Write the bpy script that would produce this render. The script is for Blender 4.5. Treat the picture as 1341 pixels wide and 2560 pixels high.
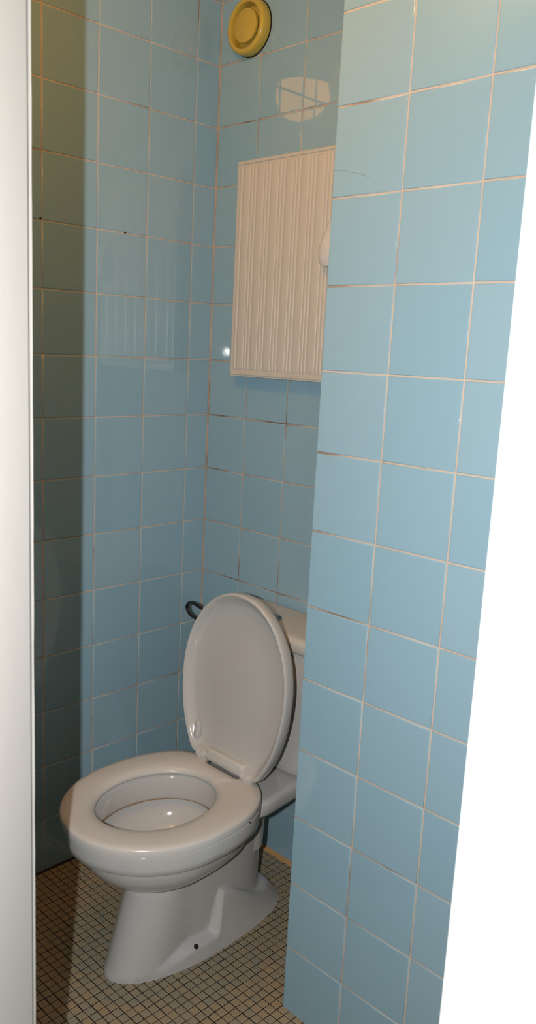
import bpy, bmesh, math, random
from mathutils import Vector, Matrix, noise
random.seed(7)
scene = bpy.context.scene
for o in list(bpy.data.objects):
    bpy.data.objects.remove(o, do_unlink=True)
C = scene.collection

# ------------------------------------------------------------------ camera
IMG_W, IMG_H = 1341, 2560
CAM = Vector((1.78855, -1.60450, 1.38096))
RIGHT = Vector((0.69877638, 0.71392716, 0.04493971))
UP = Vector((-0.17214545, 0.10685059, 0.97925936))
FWD = Vector((-0.69431802, 0.69201948, -0.19756398))
FPX, CX, CY = 2124.21, 620.08, 1304.36
cam_data = bpy.data.cameras.new('camera')
cam = bpy.data.objects.new('camera', cam_data); C.objects.link(cam)
cam_rot = Matrix((RIGHT, UP, -FWD)).transposed()
cam.matrix_world = Matrix.Translation(CAM) @ cam_rot.to_4x4()
cam_data.sensor_fit = 'VERTICAL'; cam_data.sensor_height = 36.0
cam_data.lens = FPX / IMG_H * 36.0
cam_data.shift_x = (IMG_W / 2 - CX) / IMG_H
cam_data.shift_y = (CY - IMG_H / 2) / IMG_H
cam_data.clip_start = 0.02
cam_data.dof.use_dof = True
cam_data.dof.focus_distance = 2.0
cam_data.dof.aperture_fstop = 9.0
scene.camera = cam

# ------------------------------------------------------------------ world, flash, exposure
world = bpy.data.worlds.new('hall_ambience'); scene.world = world
world.use_nodes = True
bgn = world.node_tree.nodes['Background']
bgn.inputs[0].default_value = (1.0, 0.86, 0.7, 1); bgn.inputs[1].default_value = 0.012
# the photographer's camera flash, left of the lens of the upright-held camera
fl = bpy.data.lights.new('camera_flash', 'AREA')
fl.shape = 'RECTANGLE'; fl.size = 0.008; fl.size_y = 0.03
fl.energy = 25.0; fl.color = (1.0, 0.985, 0.97)
flash = bpy.data.objects.new('camera_flash', fl); C.objects.link(flash)
flash.matrix_world = Matrix.Translation(CAM - RIGHT * 0.094 + UP * 0.010) @ cam_rot.to_4x4()
LAMP_STRENGTH = 40.0
LAMP_COLOR = (1.0, 0.39, 0.04)
vs = scene.view_settings
vs.view_transform = 'Standard'; vs.look = 'None'; vs.gamma = 1.0
vs.use_curve_mapping = False; vs.exposure = 0.0

# ------------------------------------------------------------------ materials
def mat(name, col, rough=0.5, spec=0.5, coat=0.0, metallic=0.0, emit=None, estr=0.0):
    m = bpy.data.materials.new(name); m.use_nodes = True
    b = m.node_tree.nodes['Principled BSDF']
    b.inputs['Base Color'].default_value = (*col, 1)
    b.inputs['Roughness'].default_value = rough
    b.inputs['Specular IOR Level'].default_value = spec
    b.inputs['Metallic'].default_value = metallic
    b.inputs['Coat Weight'].default_value = coat
    b.inputs['Coat Roughness'].default_value = 0.05
    if emit:
        b.inputs['Emission Color'].default_value = (*emit, 1)
        b.inputs['Emission Strength'].default_value = estr
    return m
def nd(m, t, **kw):
    n = m.node_tree.nodes.new(t)
    for k, v in kw.items(): setattr(n, k, v)
    return n
def lk(m, a, b): m.node_tree.links.new(a, b)
def bsdf(m): return m.node_tree.nodes['Principled BSDF']
def ramp(m, stops):
    r = nd(m, 'ShaderNodeValToRGB'); e = r.color_ramp.elements
    e[0].position, e[0].color = stops[0][0], (*stops[0][1], 1)
    e[1].position, e[1].color = stops[-1][0], (*stops[-1][1], 1)
    for p, c in stops[1:-1]:
        x = e.new(p); x.color = (*c, 1)
    return r
def objnoise(m, scale, detail=3, kind='Object', stretch=None):
    tc = nd(m, 'ShaderNodeTexCoord'); n = nd(m, 'ShaderNodeTexNoise')
    n.inputs['Scale'].default_value = scale; n.inputs['Detail'].default_value = detail
    src = tc.outputs[kind]
    if stretch:
        mp = nd(m, 'ShaderNodeMapping'); mp.inputs['Scale'].default_value = stretch
        lk(m, src, mp.inputs['Vector']); src = mp.outputs['Vector']
    lk(m, src, n.inputs['Vector'])
    return n
def bump(m, noise_node, strength, dist):
    b = nd(m, 'ShaderNodeBump'); b.inputs['Strength'].default_value = strength
    b.inputs['Distance'].default_value = dist
    lk(m, noise_node.outputs['Fac'], b.inputs['Height']); lk(m, b.outputs['Normal'], bsdf(m).inputs['Normal'])

# glazed blue wall tile, slightly different from tile to tile
M_TILE = mat('blue_glazed_tile', (0.28, 0.41, 0.49), 0.02, 0.65)
oi = nd(M_TILE, 'ShaderNodeObjectInfo')
r = ramp(M_TILE, [(0.0, (0.236, 0.386, 0.476)), (0.5, (0.248, 0.393, 0.480)), (1.0, (0.262, 0.399, 0.481))])
lk(M_TILE, oi.outputs['Random'], r.inputs[0]); lk(M_TILE, r.outputs[0], bsdf(M_TILE).inputs['Base Color'])
nz = objnoise(M_TILE, 38, 2); bump(M_TILE, nz, 0.012, 0.002)
# cream wall grout, browned with dirt in patches
def grout(name, lo, hi, dirt, t0, t1):
    m = mat(name, hi, 0.75, 0.3)
    n = objnoise(m, 6.0, 6); rr = ramp(m, [(t0, dirt), (t1, lo), (0.75, hi)])
    lk(m, n.outputs['Fac'], rr.inputs[0]); lk(m, rr.outputs[0], bsdf(m).inputs['Base Color'])
    n2 = objnoise(m, 600, 2); bump(m, n2, 0.4, 0.001)
    return m
M_GROUT = grout('cream_grout', (0.47, 0.385, 0.315), (0.56, 0.485, 0.41), (0.26, 0.17, 0.11), 0.30, 0.42)
M_GROUT_DIRTY = grout('browned_grout', (0.43, 0.345, 0.275), (0.53, 0.45, 0.375), (0.18, 0.11, 0.07), 0.34, 0.48)
# floor
M_MOSAIC = mat('beige_mosaic', (0.33, 0.27, 0.17), 0.35, 0.4)
oi = nd(M_MOSAIC, 'ShaderNodeObjectInfo')
wn = nd(M_MOSAIC, 'ShaderNodeAttribute', attribute_name='tone')
ad = nd(M_MOSAIC, 'ShaderNodeMath', operation='ADD'); fr = nd(M_MOSAIC, 'ShaderNodeMath', operation='FRACT')
lk(M_MOSAIC, oi.outputs['Random'], ad.inputs[0]); lk(M_MOSAIC, wn.outputs['Fac'], ad.inputs[1]); lk(M_MOSAIC, ad.outputs[0], fr.inputs[0])
r = ramp(M_MOSAIC, [(0.0, (0.255, 0.228, 0.165)), (0.35, (0.280, 0.238, 0.160)), (0.7, (0.298, 0.238, 0.150)), (1.0, (0.318, 0.238, 0.146))])
lk(M_MOSAIC, fr.outputs[0], r.inputs[0]); lk(M_MOSAIC, r.outputs[0], bsdf(M_MOSAIC).inputs['Base Color'])
M_FGROUT = grout('dark_floor_grout', (0.022, 0.017, 0.014), (0.06, 0.048, 0.036), (0.012, 0.010, 0.008), 0.38, 0.6)
M_CAULK = mat('ochre_caulk', (0.46, 0.26, 0.11), 0.7, 0.3)
M_PORC = mat('white_porcelain', (0.475, 0.464, 0.447), 0.09, 0.5, coat=0.3)
M_SEAT = mat('off_white_seat_plastic', (0.54, 0.52, 0.49), 0.2, 0.45)
M_TANKLID = mat('cream_cistern_plastic', (0.52, 0.50, 0.45), 0.25, 0.4)
M_WATER = mat('water', (0.62, 0.62, 0.6), 0.02, 0.5); bsdf(M_WATER).inputs['Transmission Weight'].default_value = 0.9
M_STAIN = mat('limescale_brown', (0.33, 0.2, 0.09), 0.6, 0.3)
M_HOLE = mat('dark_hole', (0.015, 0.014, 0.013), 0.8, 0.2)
M_CAB = mat('cream_pvc', (0.62, 0.525, 0.42), 0.32, 0.45)
nz = objnoise(M_CAB, 3.0, 4, stretch=(3, 3, 0.7))
r = ramp(M_CAB, [(0.35, (0.525, 0.475, 0.41)), (0.6, (0.54, 0.50, 0.44))])
lk(M_CAB, nz.outputs['Fac'], r.inputs[0]); lk(M_CAB, r.outputs[0], bsdf(M_CAB).inputs['Base Color'])
M_HANDLE = mat('white_handle_plastic', (0.60, 0.58, 0.57), 0.3, 0.45)
M_VENT = mat('yellowed_plastic', (0.49, 0.345, 0.055), 0.25, 0.45)
M_VENTDARK = mat('vent_gap', (0.10, 0.055, 0.012), 0.6, 0.3)
M_PIPE = mat('black_pipe', (0.012, 0.012, 0.013), 0.2, 0.5)
M_CHROME = mat('dull_chrome', (0.35, 0.35, 0.36), 0.25, 0.5, metallic=1.0)
M_PAINT = mat('white_door_paint', (0.80, 0.745, 0.70), 0.4, 0.4)
nz = objnoise(M_PAINT, 30, 3); bump(M_PAINT, nz, 0.12, 0.002)
M_FRAME = mat('white_frame_paint', (0.84, 0.82, 0.79), 0.35, 0.4)
M_PLASTER = mat('white_plaster', (0.78, 0.76, 0.72), 0.8, 0.2)
nz = objnoise(M_PLASTER, 80, 4); bump(M_PLASTER, nz, 0.15, 0.002)
M_BLUEPAINT = mat('blue_washable_paint', (0.25, 0.45, 0.55), 0.4, 0.4)
M_LAMP = mat('lit_lamp_glass', (0.9, 0.85, 0.75), 0.2, 0.5, emit=LAMP_COLOR, estr=LAMP_STRENGTH)
M_LAMPBASE = mat('lamp_base', (0.7, 0.68, 0.64), 0.4, 0.4)
M_VINYL = mat('grey_vinyl', (0.30, 0.27, 0.23), 0.5, 0.4)
nz = objnoise(M_VINYL, 25, 5)
r = ramp(M_VINYL, [(0.35, (0.25, 0.22, 0.19)), (0.65, (0.34, 0.31, 0.27))])
lk(M_VINYL, nz.outputs['Fac'], r.inputs[0]); lk(M_VINYL, r.outputs[0], bsdf(M_VINYL).inputs['Base Color'])

# ------------------------------------------------------------------ helpers
def link(name, me, material, parent=None, smooth=None):
    o = bpy.data.objects.new(name, me); C.objects.link(o)
    if material is not None and not me.materials: me.materials.append(material)
    if parent is not None: o.parent = parent
    if smooth is not None:
        for p in me.polygons: p.use_smooth = True
        me.set_sharp_from_angle(angle=math.radians(smooth))
    return o
def from_data(name, verts, faces):
    me = bpy.data.meshes.new(name); me.from_pydata(verts, [], faces); me.update(); return me
def fix_normals(me):
    bm = bmesh.new(); bm.from_mesh(me)
    bmesh.ops.recalc_face_normals(bm, faces=bm.faces); bm.to_mesh(me); bm.free()
def box_mesh(name, a, b, bev=0.0, seg=2):
    bm = bmesh.new(); bmesh.ops.create_cube(bm, size=1)
    a, b = Vector(a), Vector(b)
    for v in bm.verts:
        v.co = Vector(((a.x + b.x) / 2 + v.co.x * (b.x - a.x), (a.y + b.y) / 2 + v.co.y * (b.y - a.y), (a.z + b.z) / 2 + v.co.z * (b.z - a.z)))
    if bev: bmesh.ops.bevel(bm, geom=list(bm.edges), offset=bev, segments=seg, affect='EDGES', profile=0.5)
    me = bpy.data.meshes.new(name); bm.to_mesh(me); bm.free(); return me
def box(name, a, b, material, parent=None, bev=0.0, seg=2, smooth=35):
    return link(name, box_mesh(name, a, b, bev, seg), material, parent, smooth if bev and seg > 2 else None)
def loft(name, rings, cap0=False, cap1=False, closed=False):
    n = len(rings[0]); V = [p for rg in rings for p in rg]; Fc = []
    k = len(rings)
    for i in range(k if closed else k - 1):
        j = (i + 1) % k
        for s in range(n):
            t = (s + 1) % n
            Fc.append((i * n + s, i * n + t, j * n + t, j * n + s))
    if cap0: Fc.append(tuple(range(n - 1, -1, -1)))
    if cap1: Fc.append(tuple((k - 1) * n + s for s in range(n)))
    me = from_data(name, V, Fc); fix_normals(me); return me
def spow(c, p): return math.copysign(abs(c) ** p, c)
def egg(n, hw, lf, lb, pf=2.0, pb=2.0, x0=0, y0=0):
    """closed outline; front is -y"""
    out = []
    for i in range(n):
        t = 2 * math.pi * i / n; c, s = math.cos(t), math.sin(t)
        p = pf if s < 0 else pb
        out.append((x0 + hw * spow(c, 2 / p), y0 + (lf if s < 0 else lb) * spow(s, 2 / p)))
    return out
def tube_mesh(name, pts, rad, n=12, caps=True):
    P = [Vector(p) for p in pts]; rings = []
    up = None
    for i, p in enumerate(P):
        t = (P[min(i + 1, len(P) - 1)] - P[max(i - 1, 0)]).normalized()
        if up is None:
            up = t.orthogonal().normalized()
        up = (up - t * up.dot(t)).normalized(); w = t.cross(up)
        rr = rad[i] if isinstance(rad, (list, tuple)) else rad
        rings.append([tuple(p + (up * math.cos(2 * math.pi * k / n) + w * math.sin(2 * math.pi * k / n)) * rr) for k in range(n)])
    return loft(name, rings, caps, caps)
def catmull(P, sub=6):
    P = [Vector(p) for p in P]; out = []
    for i in range(len(P) - 1):
        a, b, c, d = P[max(i - 1, 0)], P[i], P[i + 1], P[min(i + 2, len(P) - 1)]
        for k in range(sub):
            t = k / sub
            out.append(0.5 * ((2 * b) + (c - a) * t + (2 * a - 5 * b + 4 * c - d) * t * t + (3 * b - a - 3 * c + d) * t ** 3))
    out.append(P[-1]); return out
def lathe(name, prof, n=48, axis='Z', origin=(0, 0, 0)):
    rings = []
    for r_, h in prof:
        rg = []
        for k in range(n):
            a = 2 * math.pi * k / n; x, y = r_ * math.cos(a), r_ * math.sin(a)
            rg.append((x + origin[0], y + origin[1], h + origin[2]) if axis == 'Z' else (x + origin[0], -h + origin[1], y + origin[2]))
        rings.append(rg)
    return loft(name, rings, True, True)
def empty(name, loc=(0, 0, 0)):
    o = bpy.data.objects.new(name, None); o.empty_display_size = 0.1; C.objects.link(o); o.location = loc; return o
def tag(o, label=None, cat=None, kind=None):
    if label: o['label'] = label
    if cat: o['category'] = cat
    if kind: o['kind'] = kind
    return o
def sstep(a, b, x):
    t = min(1, max(0, (x - a) / (b - a))); return t * t * (3 - 2 * t)

# ------------------------------------------------------------------ room shell
T = 0.15                # tile pitch
GAP = 0.0030
ROWS = 16; CEIL = 2.42
YP = -0.3965            # front face of the boxed-in shaft
XP = 0.75
XR = 1.66               # right wall
YI, YO = -1.135, -1.215  # inner and outer face of the door wall
GD = 0.0014             # grout recess

_tiles = {}
def tile_mesh(w, h):
    key = (round(w, 4), round(h, 4))
    if key in _tiles: return _tiles[key]
    V = []; Fc = []
    prof = [(0.0, -0.005), (0.0, -0.0011), (0.0004, -0.0004), (0.0012, -0.00006), (0.0022, 0.0)]
    for ins, d in prof:
        a, b = w / 2 - ins, h / 2 - ins
        V += [(-a, -b, d), (a, -b, d), (a, b, d), (-a, b, d)]
    for i in range(len(prof) - 1):
        for s in range(4):
            t = (s + 1) % 4
            Fc.append((i * 4 + s, i * 4 + t, i * 4 + 4 + t, i * 4 + 4 + s))
    k = (len(prof) - 1) * 4
    Fc.append((k, k + 1, k + 2, k + 3))
    me = from_data('wall_tile', V, Fc); me.materials.append(M_TILE)
    for p in me.polygons: p.use_smooth = len(p.vertices) == 4 and p.index != len(me.polygons) - 1
    _tiles[key] = me; return me
def tile_wall(parent, u_edges, org, udir, ndir, jitter=0.0016, skip=None):
    """rows of tiles over a plane: org + u*udir + z, faces along ndir"""
    u, n = Vector(udir), Vector(ndir); z = Vector((0, 0, 1))
    if u.cross(z).dot(n) < 0: ux = -u
    else: ux = u
    base = Matrix((ux, z, n)).transposed()
    for i in range(len(u_edges) - 1):
        a, b = u_edges[i], u_edges[i + 1]
        for rI in range(ROWS + 1):
            z0, z1 = rI * T, min((rI + 1) * T, CEIL)
            if z1 - z0 < 0.01: continue
            if skip and skip((a + b) / 2, (z0 + z1) / 2): continue
            o = bpy.data.objects.new('tile', tile_mesh(b - a - GAP, z1 - z0 - GAP)); C.objects.link(o)
            J = Matrix.Rotation(random.gauss(0, jitter), 3, 'X') @ Matrix.Rotation(random.gauss(0, jitter), 3, 'Y')
            p = Vector(org) + u * ((a + b) / 2) + z * ((z0 + z1) / 2) - n * random.uniform(0, 0.00025)
            o.matrix_world = Matrix.Translation(p) @ (base @ J).to_4x4(); o.parent = parent

# floor: slab with a mosaic of small beige tiles
floor = box('floor', (-0.1, -2.6, -0.12), (2.6, 0.1, -0.0012), M_FGROUT)
tag(floor, 'beige square mosaic floor with dark joints around the toilet', 'floor', 'structure')
MP = 0.02072; MX0, MY0 = 0.456, -0.5349
mos = box_mesh('mosaic_tile', (-0.0094, -0.0094, -0.004), (0.0094, 0.0094, 0.0), 0.0)
bm = bmesh.new(); bm.from_mesh(mos)
bmesh.ops.bevel(bm, geom=[e for e in bm.edges if all(v.co.z > -0.001 for v in e.verts)], offset=0.0012, segments=1, affect='EDGES')
bm.to_mesh(mos); bm.free(); mos.materials.append(M_MOSAIC)
def project(p):
    d = Vector(p) - CAM; zc = d.dot(FWD)
    return CX + FPX * d.dot(RIGHT) / zc, CY - FPX * d.dot(UP) / zc, zc
cells = []
i0, i1 = int((0 - MX0) / MP) - 1, int((XR - MX0) / MP) + 1
j0, j1 = int((YI - MY0) / MP) - 1, int((0 - MY0) / MP) + 1
for i in range(i0, i1 + 1):
    for j in range(j0, j1 + 1):
        x, y = MX0 + (i + 0.5) * MP, MY0 + (j + 0.5) * MP
        if x < -0.004 or x > XR + 0.004 or y > 0.004 or y < YI - 0.004: continue
        if x > XP + 0.009 and y > YP + 0.009: continue
        px, py, d = project((x, y, 0))
        # hidden below the pedestal, behind the shaft or the open door, or out of frame
        under = (abs(x - 0.437) < 0.10 and -0.63 < y < -0.10)
        edge = 705 - (py - 2501) * 0.066 if py < 2501 else 705 + (py - 2501) * 1.36
        vis = not under and 100 < px < min(edge, 1000) and py < 2560 and not (x < 0.36 and y > -0.45)
        cells.append((0 if vis else 1, d, x, y))
cells.sort()
rest_v, rest_f, tone = [], [], []
for k, (h, d, x, y) in enumerate(cells):
    rz = random.gauss(0, 0.012); dx, dy = random.gauss(0, 0.00022), random.gauss(0, 0.00022)
    tz = Matrix.Translation((x + dx, y + dy, random.gauss(0, 0.00012))) @ Matrix.Rotation(rz, 4, 'Z') @ Matrix.Rotation(random.gauss(0, 0.008), 4, 'X') @ Matrix.Rotation(random.gauss(0, 0.008), 4, 'Y')
    if k < 300 and h == 0:
        o = bpy.data.objects.new('tile', mos); C.objects.link(o); o.matrix_world = tz; o.parent = floor
    else:
        b0 = len(rest_v); rest_v += [tuple(tz @ v.co) for v in mos.vertices]
        tn = random.random()
        for p in mos.polygons:
            rest_f.append(tuple(b0 + v for v in p.vertices)); tone.append(tn)
me = from_data('mosaic_tiles', rest_v, rest_f)
at = me.attributes.new('tone', 'FLOAT', 'FACE')
at.data.foreach_set('value', tone)
tag(link('mosaic_tiles', me, M_MOSAIC, floor), kind='stuff')
# hall floor outside the door
hf = box('floor', (-0.1, -2.6, -0.0011), (2.6, YO + 0.03, 0.004), M_VINYL); tag(hf, 'plain grey hall floor outside the door', 'floor', 'structure')

ceil = box('ceiling', (-0.1, -1.2, CEIL), (1.76, 0.1, CEIL + 0.1), M_PLASTER); tag(ceil, 'white plaster ceiling above the toilet', 'ceiling', 'structure')

wl = box('wall_left', (-0.1, -1.2, 0), (-GD, 0.1, CEIL), M_GROUT); tag(wl, 'blue tiled left wall, partly in the door shadow', 'wall', 'structure')
A = 0.0773
ed = [0, A] + [A + T * k for k in range(1, 8) if A + T * k < 1.1] + [1.135]
tile_wall(wl, ed, (0, 0, 0), (0, -1, 0), (1, 0, 0))
wb = box('wall_back', (-GD, GD, 0), (XP + 0.01, 0.1, CEIL), M_GROUT_DIRTY); tag(wb, 'blue tiled back wall behind the cistern', 'wall', 'structure')
tile_wall(wb, [0.0015, T, 2 * T, 3 * T, 4 * T, 5 * T - 0.006], (0, 0, 0), (1, 0, 0), (0, -1, 0))
# shaft boxed in at the right of the toilet
ws = box('wall_shaft', (XP + GD, YP + GD, 0), (XR + 0.1, 0.1, CEIL), M_GROUT); tag(ws, 'blue tiled boxed-in shaft standing out at the right', 'wall', 'structure')
tile_wall(ws, [XP - 0.0012, 0.9, 1.05, 1.2, 1.35, 1.5, XR], (0, YP, 0), (1, 0, 0), (0, -1, 0), 0.0010)
tile_wall(ws, [0.0015, 0.0965, 0.2465, -YP - 0.0055], (XP, 0, 0), (0, -1, 0), (-1, 0, 0))
wr = box('wall_right', (XR + GD, YO, 0), (XR + 0.1, YP + GD, CEIL), M_GROUT); tag(wr, 'blue tiled wall at the right, beside the door opening', 'wall', 'structure')
tile_wall(wr, [0.3975, 0.5465, 0.6965, 0.8465, 0.9965, 1.133], (XR, 0, 0), (0, -1, 0), (-1, 0, 0))
# hairline crack in one tile of the shaft
link('crack', tube_mesh('crack', catmull([(0.7510, YP, 1.6966), (0.7687, YP, 1.6955), (0.7914, YP, 1.6899), (0.8137, YP, 1.6843), (0.8288, YP, 1.6785)], 4), 0.00028, 6), mat('crack_grey', (0.16, 0.2, 0.22), 0.7), ws)
# two small nails left in the joints of the left wall
for y, z in ((-0.5318, 1.6535), (-0.2952, 1.6515)):
    me = lathe('nail', [(0.0005, -0.004), (0.0022, -0.004), (0.0024, 0.0012), (0.0008, 0.0022)], 10)
    o = link('nail', me, M_HOLE, wl, 40)
    o.matrix_world = Matrix.Translation((0.0, y, z)) @ Matrix.Rotation(math.radians(90), 4, 'Y')
# ochre caulk along the foot of the back wall
link('caulk', loft('caulk', [[(x, -0.0002, 0.009), (x, -0.0105 + 0.0012 * math.sin(x * 60), 0.0007), (x, 0.002, 0.0003)] for x in [0.002 + 0.0249 * k for k in range(31)]], True, True), M_CAULK, floor, 60)
link('caulk', loft('caulk', [[(0.0002, y, 0.004), (0.006, y, 0.0007), (-0.002, y, 0.0003)] for y in [-0.002 - 0.0376 * k for k in range(31)]], True, True), M_FGROUT, floor, 60)

# door wall with its opening
XJ = 0.935; XD = CAM.x - (YO - 0.012 - CAM.y) * math.tan(math.radians(28.87))
wf = empty('wall_front', (0, YI, 0)); tag(wf, 'white plastered wall around the door opening', 'wall', 'structure')
def sub(o, parent):
    o.parent = parent; o.matrix_parent_inverse = parent.matrix_world.inverted(); return o
bpy.context.view_layer.update()
for nm, a, b in (('pier', (-0.1, YO, 0), (XJ, YI, CEIL)), ('pier', (XD + 0.045, YO, 0), (2.5, YI, CEIL)), ('lintel', (XJ, YO, 2.06), (XD + 0.045, YI, CEIL))):
    sub(box(nm, a, b, M_PLASTER), wf)
# inner faces of the door wall painted blue
for a, b in (((0.0, YI, 0), (XJ, YI + 0.004, CEIL)), ((XJ, YI, 2.06), (XR, YI + 0.004, CEIL)), ((XD + 0.045, YI, 0), (XR, YI + 0.004, 2.06))):
    sub(box('painted_face', a, b, M_BLUEPAINT), wf)
tr = empty('trim_1', (1.25, YI, 0)); tag(tr, 'white painted door frame around the opening', 'door frame', 'structure')
bpy.context.view_layer.update()
# thin stop strip at the hinge side with the hand-painted wavy edge
XS = CAM.x - (YI - CAM.y) * math.tan(math.radians(59.66))
rings = []
DOOR = math.radians(-51); ld = Vector((math.cos(DOOR), math.sin(DOOR), 0))
for k in range(121):
    z = 2.06 * k / 120
    w = 0.0007 * noise.noise((0.3, 0.1, z * 14)) + 0.0005 * noise.noise((4.3, 0.1, z * 40))
    e = Vector((XS, YI, 0)) + ld * 0.0145
    rings.append([(XJ - 0.001, e.y, z), (e.x - 0.0005, e.y, z), (e.x, e.y + 0.0003, z), (XS + w, YI - 0.0008, z), (XS - 0.002 + w, YI + 0.003, z), (XJ - 0.001, YI + 0.0045, z)])
sub(link('hinge_stop', loft('hinge_stop', rings, True, True), M_PAINT, None, 20), tr)
sub(box('jamb', (XD, YO - 0.012, 0), (XD + 0.075, YI + 0.006, 2.06), M_FRAME, None, 0.002), tr)
sub(box('head', (XJ, YO - 0.012, 2.06), (XD + 0.075, YI + 0.006, 2.12), M_FRAME, None, 0.002), tr)
# open door leaf hinged at the left, swung out towards the hall
hx, hy = XS + ld.x * 0.0150 - ld.y * 0.003, YI + ld.y * 0.0150 + ld.x * 0.003
door = empty('door_1', (hx, hy, 0)); tag(door, 'white painted door leaf standing ajar at the left edge', 'door', 'structure')
bpy.context.view_layer.update()
ang = DOOR
leaf = box('leaf', (0.0, -0.034, 0.012), (0.585, 0.0, 2.05), M_PAINT, door, 0.0005, 1)
door.rotation_euler = (0, 0, ang)
for z in (0.25, 1.0, 1.8):
    hg = link('hinge', lathe('hinge', [(0.004, 0), (0.0065, 0.002), (0.0065, 0.088), (0.004, 0.09)], 14), M_CHROME, door, 40); hg.location = (-0.004, -0.0405, z)
kn = link('door_handle', tube_mesh('door_handle', catmull([(0.535, 0.0, 1.02), (0.535, 0.035, 1.02), (0.53, 0.045, 1.02), (0.50, 0.048, 1.02), (0.43, 0.046, 1.02)], 5), 0.008), M_CHROME, door, 40)

# ------------------------------------------------------------------ ceiling lamp (out of frame, its glow lights the room)
lamp = empty('ceiling_lamp', (0.615, -0.985, CEIL)); tag(lamp, 'round glass ceiling lamp glowing warm near the door', 'lamp')
link('lamp_shade', lathe('lamp_shade', [(0.005, -0.156), (0.035, -0.154), (0.066, -0.145), (0.088, -0.128), (0.101, -0.104), (0.105, -0.078), (0.102, -0.050), (0.094, -0.032)], 48), M_LAMP, lamp, 60)
link('lamp_base', lathe('lamp_base', [(0.098, -0.036), (0.102, -0.030), (0.104, -0.0005), (0.02, -0.0005)], 48), M_LAMPBASE, lamp, 40)

# ------------------------------------------------------------------ toilet
X0 = 0.443
toilet = empty('toilet', (X0, 0, 0)); tag(toilet, 'white porcelain toilet with raised lid and cistern', 'toilet')
N = 96
def ring(o, z): return [(x, y, z) for x, y in o]
# pedestal: flared foot, recessed body, trap at the rear
NP = 520
rings = []
zs = [0.0045 * k for k in range(53)]
foot0 = egg(NP, 0.098, 0.235, 0.29, 2.0, 2.5, -0.008, -0.395)
ZTOP = zs[-1] + 0.034
for z in zs:
    rg = []
    zf = z / 0.24
    fr_y = -0.630 + 0.066 * min(1, z / 0.22)
    body = egg(NP, 1.0, -0.40 - fr_y, 0.215, 2.15, 2.6, 0.0, -0.40)
    for (fx, fy), (bx_, by_) in zip(foot0, body):
        front = sstep(-0.43, -0.585, fy) if fy < -0.43 else 0.0
        hwb = 0.066 + 0.006 * zf + front * 0.028 * (1 - 0.55 * min(1, zf))
        bx_ = bx_ * hwb - 0.006
        h = 0.014 + 0.034 * sstep(-0.60, -0.44, fy)
        rr_ = sstep(-0.388, -0.350, fy)
        h += rr_ * (0.087 - 0.078 * sstep(-0.36, -0.14, fy))
        shelf = 0.14 * min(1, z / max(0.02, h)) + 0.86 * sstep(h - 0.014, h + 0.006, z)
        slope = 0.62 * min(1, z / h) + 0.38 * sstep(h - 0.006, h + 0.012, z)
        w = shelf + (slope - shelf) * rr_
        rg.append((fx + (bx_ - fx) * w, fy + (by_ - fy) * w, z))
    rings.append(rg)
# trap shoulder: the rear rounds off under the bowl
for dz, s_ in ((0.012, 0.97), (0.022, 0.9), (0.03, 0.78), (0.034, 0.6)):
    rings.append([(x * s_, -0.33 + (y + 0.33) * s_, zs[-1] + dz) for x, y, _ in rings[52]])
def squash(x, y, z):
    if z < 0.19: return (x, y, z)
    H = 0.228 + (ZTOP - 0.228) * sstep(-0.42, -0.33, y)
    return (x, y, 0.19 + (z - 0.19) * (H - 0.19) / (ZTOP - 0.19))
rings = [[squash(*p) for p in rg] for rg in rings]
ped = link('pedestal', loft('pedestal', rings, True, True), M_PORC, toilet, 60)
# fixing holes in the foot
from mathutils.bvhtree import BVHTree
bv = BVHTree.FromPolygons([v.co for v in ped.data.vertices], [tuple(p.vertices) for p in ped.data.polygons])
hit, nrm, _, _ = bv.ray_cast(Vector((0.35, -0.447, 0.35)), Vector((-0.265, 0, -0.305)).normalized())
for sg in (-1, 1):
    me = lathe('screw_hole', [(0.0006, -0.004), (0.0056, -0.004), (0.0060, 0.0005), (0.0035, 0.0007)], 16)
    h_ = link('screw_hole', me, M_HOLE, ped, 40)
    hp = Vector((hit.x if sg > 0 else -0.016 - hit.x, hit.y, hit.z)); hn = Vector((nrm.x * sg, nrm.y, nrm.z))
    h_.matrix_local = Matrix.Translation(hp) @ Vector((0, 0, 1)).rotation_difference(hn).to_matrix().to_4x4()
# bowl with rim band, flush rim inside and shelf
YC = -0.505
def bo(hw, lf, lb, pb=2.6): return egg(N, hw, lf, lb, 2.0, pb, 0.004, YC)
R_ = []
for hw, lf, lb, z in ((0.060, 0.06, 0.17, 0.2335), (0.084, 0.085, 0.19, 0.235), (0.102, 0.112, 0.20, 0.241), (0.126, 0.141, 0.21, 0.256), (0.145, 0.165, 0.216, 0.277), (0.1555, 0.179, 0.219, 0.298), (0.1600, 0.185, 0.221, 0.317), (0.1605, 0.1862, 0.2215, 0.329), (0.1615, 0.188, 0.222, 0.3362),
                      (0.1855, 0.2115, 0.225, 0.3368), (0.1880, 0.2142, 0.226, 0.3385), (0.1895, 0.2160, 0.227, 0.352), (0.1905, 0.2170, 0.228, 0.376), (0.1895, 0.2160, 0.227, 0.3808), (0.186, 0.2130, 0.223, 0.3825)):
    R_.append(ring(bo(hw, lf, lb), z))
def bi(hw, l, z, dy=0): return [(x, y, z) for x, y in egg(N, hw, l, l, 2.0, 2.0, -0.003, -0.507 + dy)]
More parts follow.
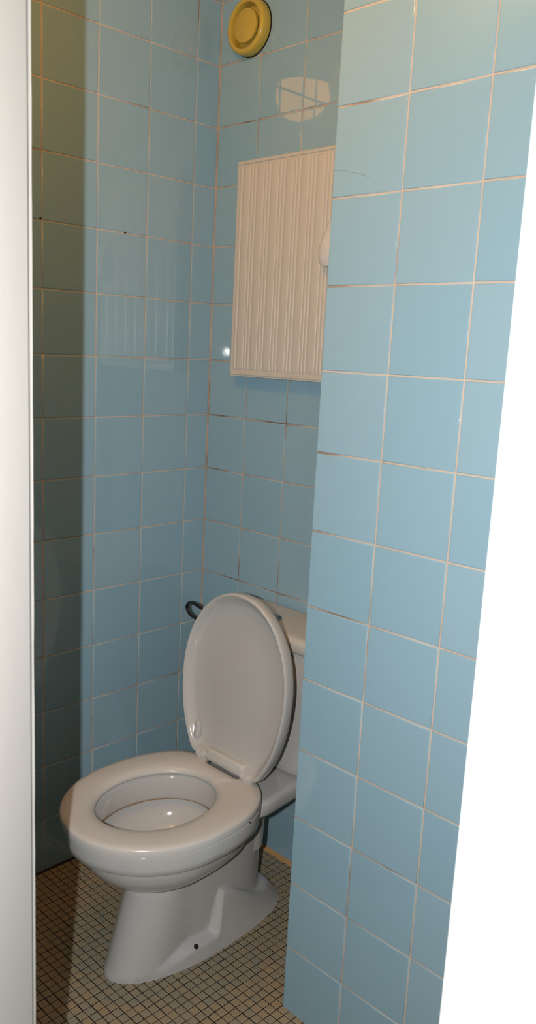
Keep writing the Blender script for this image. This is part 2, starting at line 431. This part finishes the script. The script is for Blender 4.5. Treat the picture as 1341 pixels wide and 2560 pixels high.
R_ += [bi(0.128, 0.157, 0.3825), bi(0.121, 0.150, 0.380), bi(0.118, 0.147, 0.374), bi(0.116, 0.145, 0.328), bi(0.1165, 0.1455, 0.323), bi(0.120, 0.149, 0.320),
       bi(0.126, 0.155, 0.318), bi(0.123, 0.151, 0.304), bi(0.114, 0.140, 0.282), bi(0.099, 0.123, 0.263), bi(0.080, 0.101, 0.251), bi(0.055, 0.071, 0.243), bi(0.028, 0.038, 0.240), bi(0.006, 0.009, 0.239)]
bowl = link('bowl', loft('bowl', R_, True, True), M_PORC, toilet, 55)
# brown limescale line under the flush rim
st = []
for k in range(N):
    a = 2 * math.pi * k / N
    rr = 0.0011 * max(0.15, 0.5 + noise.noise((math.cos(a) * 3, math.sin(a) * 3, 5)) * 1.3)
    x, y = -0.003 + 0.1165 * math.cos(a), -0.507 + 0.1455 * math.sin(a)
    st.append([(x - math.cos(a) * rr, y - math.sin(a) * rr, 0.3225 + rr), (x + math.cos(a) * 0.002, y + math.sin(a) * 0.002, 0.3225), (x - math.cos(a) * rr * 0.5, y - math.sin(a) * rr * 0.5, 0.3215 - rr)])
link('limescale', loft('limescale', st, closed=True), M_STAIN, bowl, 60)
# ledge carrying the cistern, with the rear column below it
R_ = []
for s, z in ((0.90, 0.327), (0.97, 0.330), (1.0, 0.337), (1.0, 0.354), (0.985, 0.3625), (0.95, 0.3665), (0.86, 0.368)):
    rg = []
    for i in range(N):
        t = 2 * math.pi * i / N; c, q = math.cos(t), math.sin(t)
        x, y = spow(c, 0.4), spow(q, 0.4)
        hw = 0.122 + 0.018 * sstep(-0.15, 0.9, -y)
        zz = z - 0.02 * sstep(-0.2, 1.0, y) * (1 if z < 0.35 else 0)
        rg.append((x * hw * s, -0.185 + y * 0.165 * (0.5 + 0.5 * s), zz))
    R_.append(rg)
ledge = link('cistern_ledge', loft('cistern_ledge', R_, True, True), M_PORC, toilet, 50)
link('rear_column', loft('rear_column', [ring(egg(48, hw, lf, lb, 2.2, 2.4, 0, -0.235), z) for hw, lf, lb, z in ((0.05, 0.08, 0.05, 0.18), (0.052, 0.08, 0.052, 0.25), (0.058, 0.09, 0.058, 0.31), (0.072, 0.10, 0.07, 0.330), (0.09, 0.11, 0.09, 0.338))], True, True), M_PORC, toilet, 50)
# seat
def seat_outer():
    o = egg(N, 0.194, 0.219, 0.234, 2.0, 2.5, 0.004, -0.510); return [(x, min(y, -0.283 - 0.034 * (1 - sstep(0.064, 0.070, abs(x - 0.006))))) for x, y in o]
def seat_inner(): return egg(N, 0.116, 0.145, 0.145, 2.0, 2.0, -0.003, -0.507)
SO, SI = seat_outer(), seat_inner()
prof = [(0.03, 0.3838), (0.0, 0.3848), (-0.004, 0.388), (-0.003, 0.3965), (0.012, 0.4008), (0.05, 0.4032), (0.2, 0.4046), (0.45, 0.4050), (0.7, 0.4040), (0.86, 0.4015), (0.95, 0.3975), (1.0, 0.3915), (1.0, 0.3865), (0.96, 0.3838)]
R_ = [[(a[0] + (b[0] - a[0]) * s, a[1] + (b[1] - a[1]) * s, z) for a, b in zip(SO, SI)] for s, z in prof]
seat = link('seat', loft('seat', R_, closed=True), M_SEAT, toilet, 60)
link('bumper', box_mesh('bumper', (0.178, -0.402, 0.3805), (0.188, -0.398, 0.3835), 0.001), M_CHROME, seat, 40)
# lid, raised and leaning on the cistern
TILT = math.radians(5.0); HY, HZ = -0.296, 0.4075
cT, sT = math.cos(TILT), math.sin(TILT)
LX = -0.02
def lid_pt(u, v, n): return (LX * 0 + u, HY + v * sT - n * cT, HZ + v * cT + n * sT)
def lid_outline():
    o = []
    for i in range(N):
        t = 2 * math.pi * i / N; c, s = math.cos(t), math.sin(t)
        if s >= 0: x, y = 0.172 * spow(c, 2 / 2.05), 0.207 + 0.215 * spow(s, 2 / 2.05)
        else: x, y = 0.172 * spow(c, 2 / 2.0), 0.207 + 0.262 * spow(s, 2 / 2.0)
        o.append((x, max(y, 0.004)))
    return o
LO = lid_outline()
R_ = []
for k, n in ((0.02, -0.016), (0.80, -0.016), (0.93, -0.0135), (0.985, -0.008), (1.0, 0.0), (1.0, 0.016), (0.994, 0.0215), (0.982, 0.0238), (0.968, 0.0232), (0.945, 0.0175), (0.915, 0.0095), (0.885, 0.0040), (0.85, 0.0010), (0.5, 0.0), (0.02, 0.0)):
    R_.append([lid_pt(u * k + 0.006, 0.2 + (v - 0.2) * k, n) for u, v in LO])
lid = link('lid', loft('lid', R_, True, True), M_SEAT, toilet, 55)
lid.data.materials[0] = M_PORC
def on_lid(o): o.matrix_local = Matrix.Translation((0.006, HY, HZ)) @ Matrix.Rotation(-TILT, 4, 'X'); return o   # local x = across, z = up the lid, -y = towards the bowl
on_lid(box('hinge_block', (-0.062, -0.020, -0.004), (0.062, 0.003, 0.028), M_SEAT, lid, 0.007, 4))
on_lid(box('bumper', (-0.118, -0.0185, 0.034), (-0.101, -0.001, 0.078), M_PORC, lid, 0.0065, 4))
for u in (-0.078, 0.078):
    hg = link('hinge', tube_mesh('hinge', [(-0.016, 0, 0), (-0.015, 0, 0), (-0.004, 0, 0), (-0.0035, 0, 0), (-0.002, 0, 0), (0.003, 0, 0), (0.0035, 0, 0), (0.014, 0, 0), (0.015, 0, 0)], [0.009, 0.0108, 0.0108, 0.0082, 0.0082, 0.0082, 0.0108, 0.0108, 0.009], 20), M_SEAT, toilet, 40)
    hg.location = (u + 0.006, HY - 0.014, HZ + 0.0065)
    link('hinge_foot', box_mesh('hinge_foot', (-0.012, -0.008, -0.027), (0.012, 0.012, -0.002), 0.003), M_SEAT, hg, 40)
# cistern
def tank_ring(hw, y0, y1, z, p=7, n=N):
    o = []
    for i in range(n):
        t = 2 * math.pi * i / n
        o.append((-0.013 + hw * spow(math.cos(t), 2 / p), (y0 + y1) / 2 + (y1 - y0) / 2 * spow(math.sin(t), 2 / p), z))
    return o
R_ = []
for hw, y0, z in ((0.100, -0.140, 0.3682), (0.118, -0.157, 0.3695), (0.130, -0.167, 0.374), (0.1385, -0.172, 0.383), (0.146, -0.1745, 0.40), (0.166, -0.1745, 0.47), (0.192, -0.1745, 0.55), (0.214, -0.1745, 0.64), (0.222, -0.174, 0.688)):
    R_.append(tank_ring(hw, y0, -0.012, z))
cis = link('cistern', loft('cistern', R_, True, True), M_PORC, toilet, 50)
R_ = [tank_ring(hw, y0, y1, z, 9) for hw, y0, y1, z in ((0.226, -0.176, -0.011, 0.6885), (0.232, -0.181, -0.008, 0.690), (0.236, -0.1845, -0.006, 0.696), (0.238, -0.186, -0.005, 0.712), (0.236, -0.1845, -0.006, 0.7195), (0.230, -0.179, -0.010, 0.7245), (0.21, -0.165, -0.02, 0.7265))]
link('cistern_lid', loft('cistern_lid', R_, True, True), M_TANKLID, toilet, 50)
bt = link('flush_button', lathe('flush_button', [(0.022, 0.7262), (0.024, 0.7275), (0.0235, 0.730), (0.020, 0.731), (0.0195, 0.7285), (0.018, 0.7285), (0.017, 0.7335), (0.004, 0.7345)], 32), M_CHROME, toilet, 40); bt.location = (-0.048, -0.112, 0)
# bent dark pipe at the left end of the cistern
pp = [(0.215, -0.158, 0.700), (0.18, -0.168, 0.7125), (0.159, -0.17, 0.7175), (0.143, -0.17, 0.7145), (0.134, -0.17, 0.704), (0.137, -0.17, 0.692), (0.151, -0.17, 0.6825), (0.175, -0.17, 0.678), (0.222, -0.165, 0.668)]
pi_ = link('supply_pipe', tube_mesh('supply_pipe', [(p.x - X0, p.y, p.z) for p in catmull(pp, 6)], 0.0046, 14), M_PIPE, toilet, 60)
pi_['label'] = 'dark bent pipe at the left end of the cistern'

# ------------------------------------------------------------------ ribbed cabinet on the back wall
CX0, CX1, CZ0, CZ1 = 0.117, 0.492, 1.313, 1.848
cab = empty('wall_cabinet', ((CX0 + CX1) / 2, 0, CZ0)); tag(cab, 'flat cream ribbed plastic cabinet fixed to the blue back wall', 'cabinet')
bpy.context.view_layer.update()
D0 = -0.030
sub(box('body', (CX0 + 0.003, D0 + 0.006, CZ0 + 0.003), (CX1 - 0.003, -0.0002, CZ1 - 0.003), M_CAB, None, 0.001), cab)
# door: frame plate with flutes
dr = sub(box('door', (CX0, D0 - 0.002, CZ0), (CX1, D0 + 0.007, CZ1), M_CAB, None, 0.0015), cab)
PITCH = 0.0495
gx = 0.1756 + 0.001
zb, zt = CZ0 + 0.017, CZ1 - 0.014
def strip(name, xa, xb, hgt, kind):
    """rounded bar standing proud of the door plate, ends tapered"""
    n, ex = (13, 0.8) if kind == 'flute' else (9, 0.5)
    R2 = []
    for z, f in ((zb, 0.0), (zb + 0.003, 0.75), (zb + 0.007, 1.0), (zt - 0.007, 1.0), (zt - 0.003, 0.75), (zt, 0.0)):
        rg = []
        for k in range(n):
            a = math.pi * k / (n - 1)
            rg.append(((xa + xb) / 2 - (xb - xa) / 2 * math.cos(a), D0 - 0.0019 - hgt * f * math.sin(a) ** ex, z))
        rg += [(xb, D0 - 0.001, z), (xa, D0 - 0.001, z)]
        R2.append(rg)
    o = link(name, loft(name, R2, True, True), M_CAB, None, 50)
    o.parent = dr; o.matrix_parent_inverse = dr.matrix_world.inverted(); return o
bpy.context.view_layer.update()
k = -1
while True:
    c = gx + k * PITCH
    if c - 0.012 > CX1: break
    for j in (-0.5, 0.5):
        xa, xb = c + j * 0.0110 - 0.0042, c + j * 0.0110 + 0.0042
        if xa > CX0 + 0.003 and xb < CX1 - 0.003: strip('rib', xa, xb, 0.0022, 'rib')
    xa, xb = c + 0.0120, c + PITCH - 0.0120
    if xa > CX0 and xb < CX1 - 0.003: strip('flute', xa, xb, 0.0021, 'flute')
    k += 1
# top and bottom bead of the door
for z in (CZ0 + 0.0075, CZ1 - 0.006):
    o = sub(box('edge_bead', (CX0 + 0.002, D0 - 0.0045, z - 0.0028), (CX1 - 0.002, D0 - 0.001, z + 0.0028), M_CAB, None, 0.0014), dr)
# handle
R2 = []
for z, hw, dp in ((1.683, 0.012, 0.012), (1.682, 0.0155, 0.015), (1.672, 0.0160, 0.017), (1.660, 0.0185, 0.022), (1.645, 0.024, 0.029), (1.625, 0.028, 0.033), (1.605, 0.029, 0.034), (1.59, 0.027, 0.032), (1.581, 0.022, 0.028), (1.5795, 0.012, 0.02)):
    R2.append([(0.4530 + hw * spow(math.cos(2 * math.pi * i / 28), 0.8), D0 - 0.001 - dp * (0.5 + 0.5 * spow(math.sin(2 * math.pi * i / 28), 0.8)), z - 0.001) for i in range(28)])
hd = sub(link('handle', loft('handle', R2, True, True), M_HANDLE, None, 50), dr); hd['label'] = 'white moulded plastic handle'
# crumbs of old sealant below the cabinet
bm = bmesh.new()
for i in range(46):
    x = random.uniform(CX0 + 0.004, CX1 - 0.004)
    m4 = Matrix.Translation((x, random.uniform(-0.03, -0.004), CZ0 - 0.0002)) @ Matrix.Diagonal((random.uniform(0.0008, 0.0026), 0.0015, random.uniform(0.0008, 0.002), 1))
    bmesh.ops.create_icosphere(bm, subdivisions=1, radius=1, matrix=m4)
me = bpy.data.meshes.new('sealant'); bm.to_mesh(me); bm.free()
s_ = link('sealant', me, mat('old_sealant', (0.14, 0.10, 0.08), 0.8)); sub(s_, cab); s_['kind'] = 'stuff'

# ------------------------------------------------------------------ round extraction vent
vent = empty('air_vent', (0.1165, 0, 2.166)); tag(vent, 'round yellowed plastic air vent high on the back wall', 'vent')
link('gap_shadow_ring', lathe('gap_shadow_ring', [(0.05, 0.0003), (0.0668, 0.0003), (0.0668, 0.0018), (0.05, 0.0018)], 64, 'Y'), M_HOLE, vent, 40)  # thin dark ring added as the shadow and gap line where vent meets wall
link('ring', lathe('ring', [(0.050, 0.002), (0.0645, 0.002), (0.0655, 0.004), (0.0650, 0.020), (0.0635, 0.0265), (0.0600, 0.0295), (0.0560, 0.0300), (0.0525, 0.0285), (0.0508, 0.0245), (0.0500, 0.012), (0.0500, 0.004)], 64, 'Y'), M_VENT, vent, 40)
link('throat', lathe('throat', [(0.0502, 0.0022), (0.0502, 0.0035), (0.002, 0.0035)], 48, 'Y'), M_VENTDARK, vent, 40)
link('disc', lathe('disc', [(0.012, 0.004), (0.014, 0.014), (0.034, 0.017), (0.0385, 0.0195), (0.0398, 0.0240), (0.0386, 0.0268), (0.0350, 0.0280), (0.002, 0.0285)], 56, 'Y'), M_VENT, vent, 40)
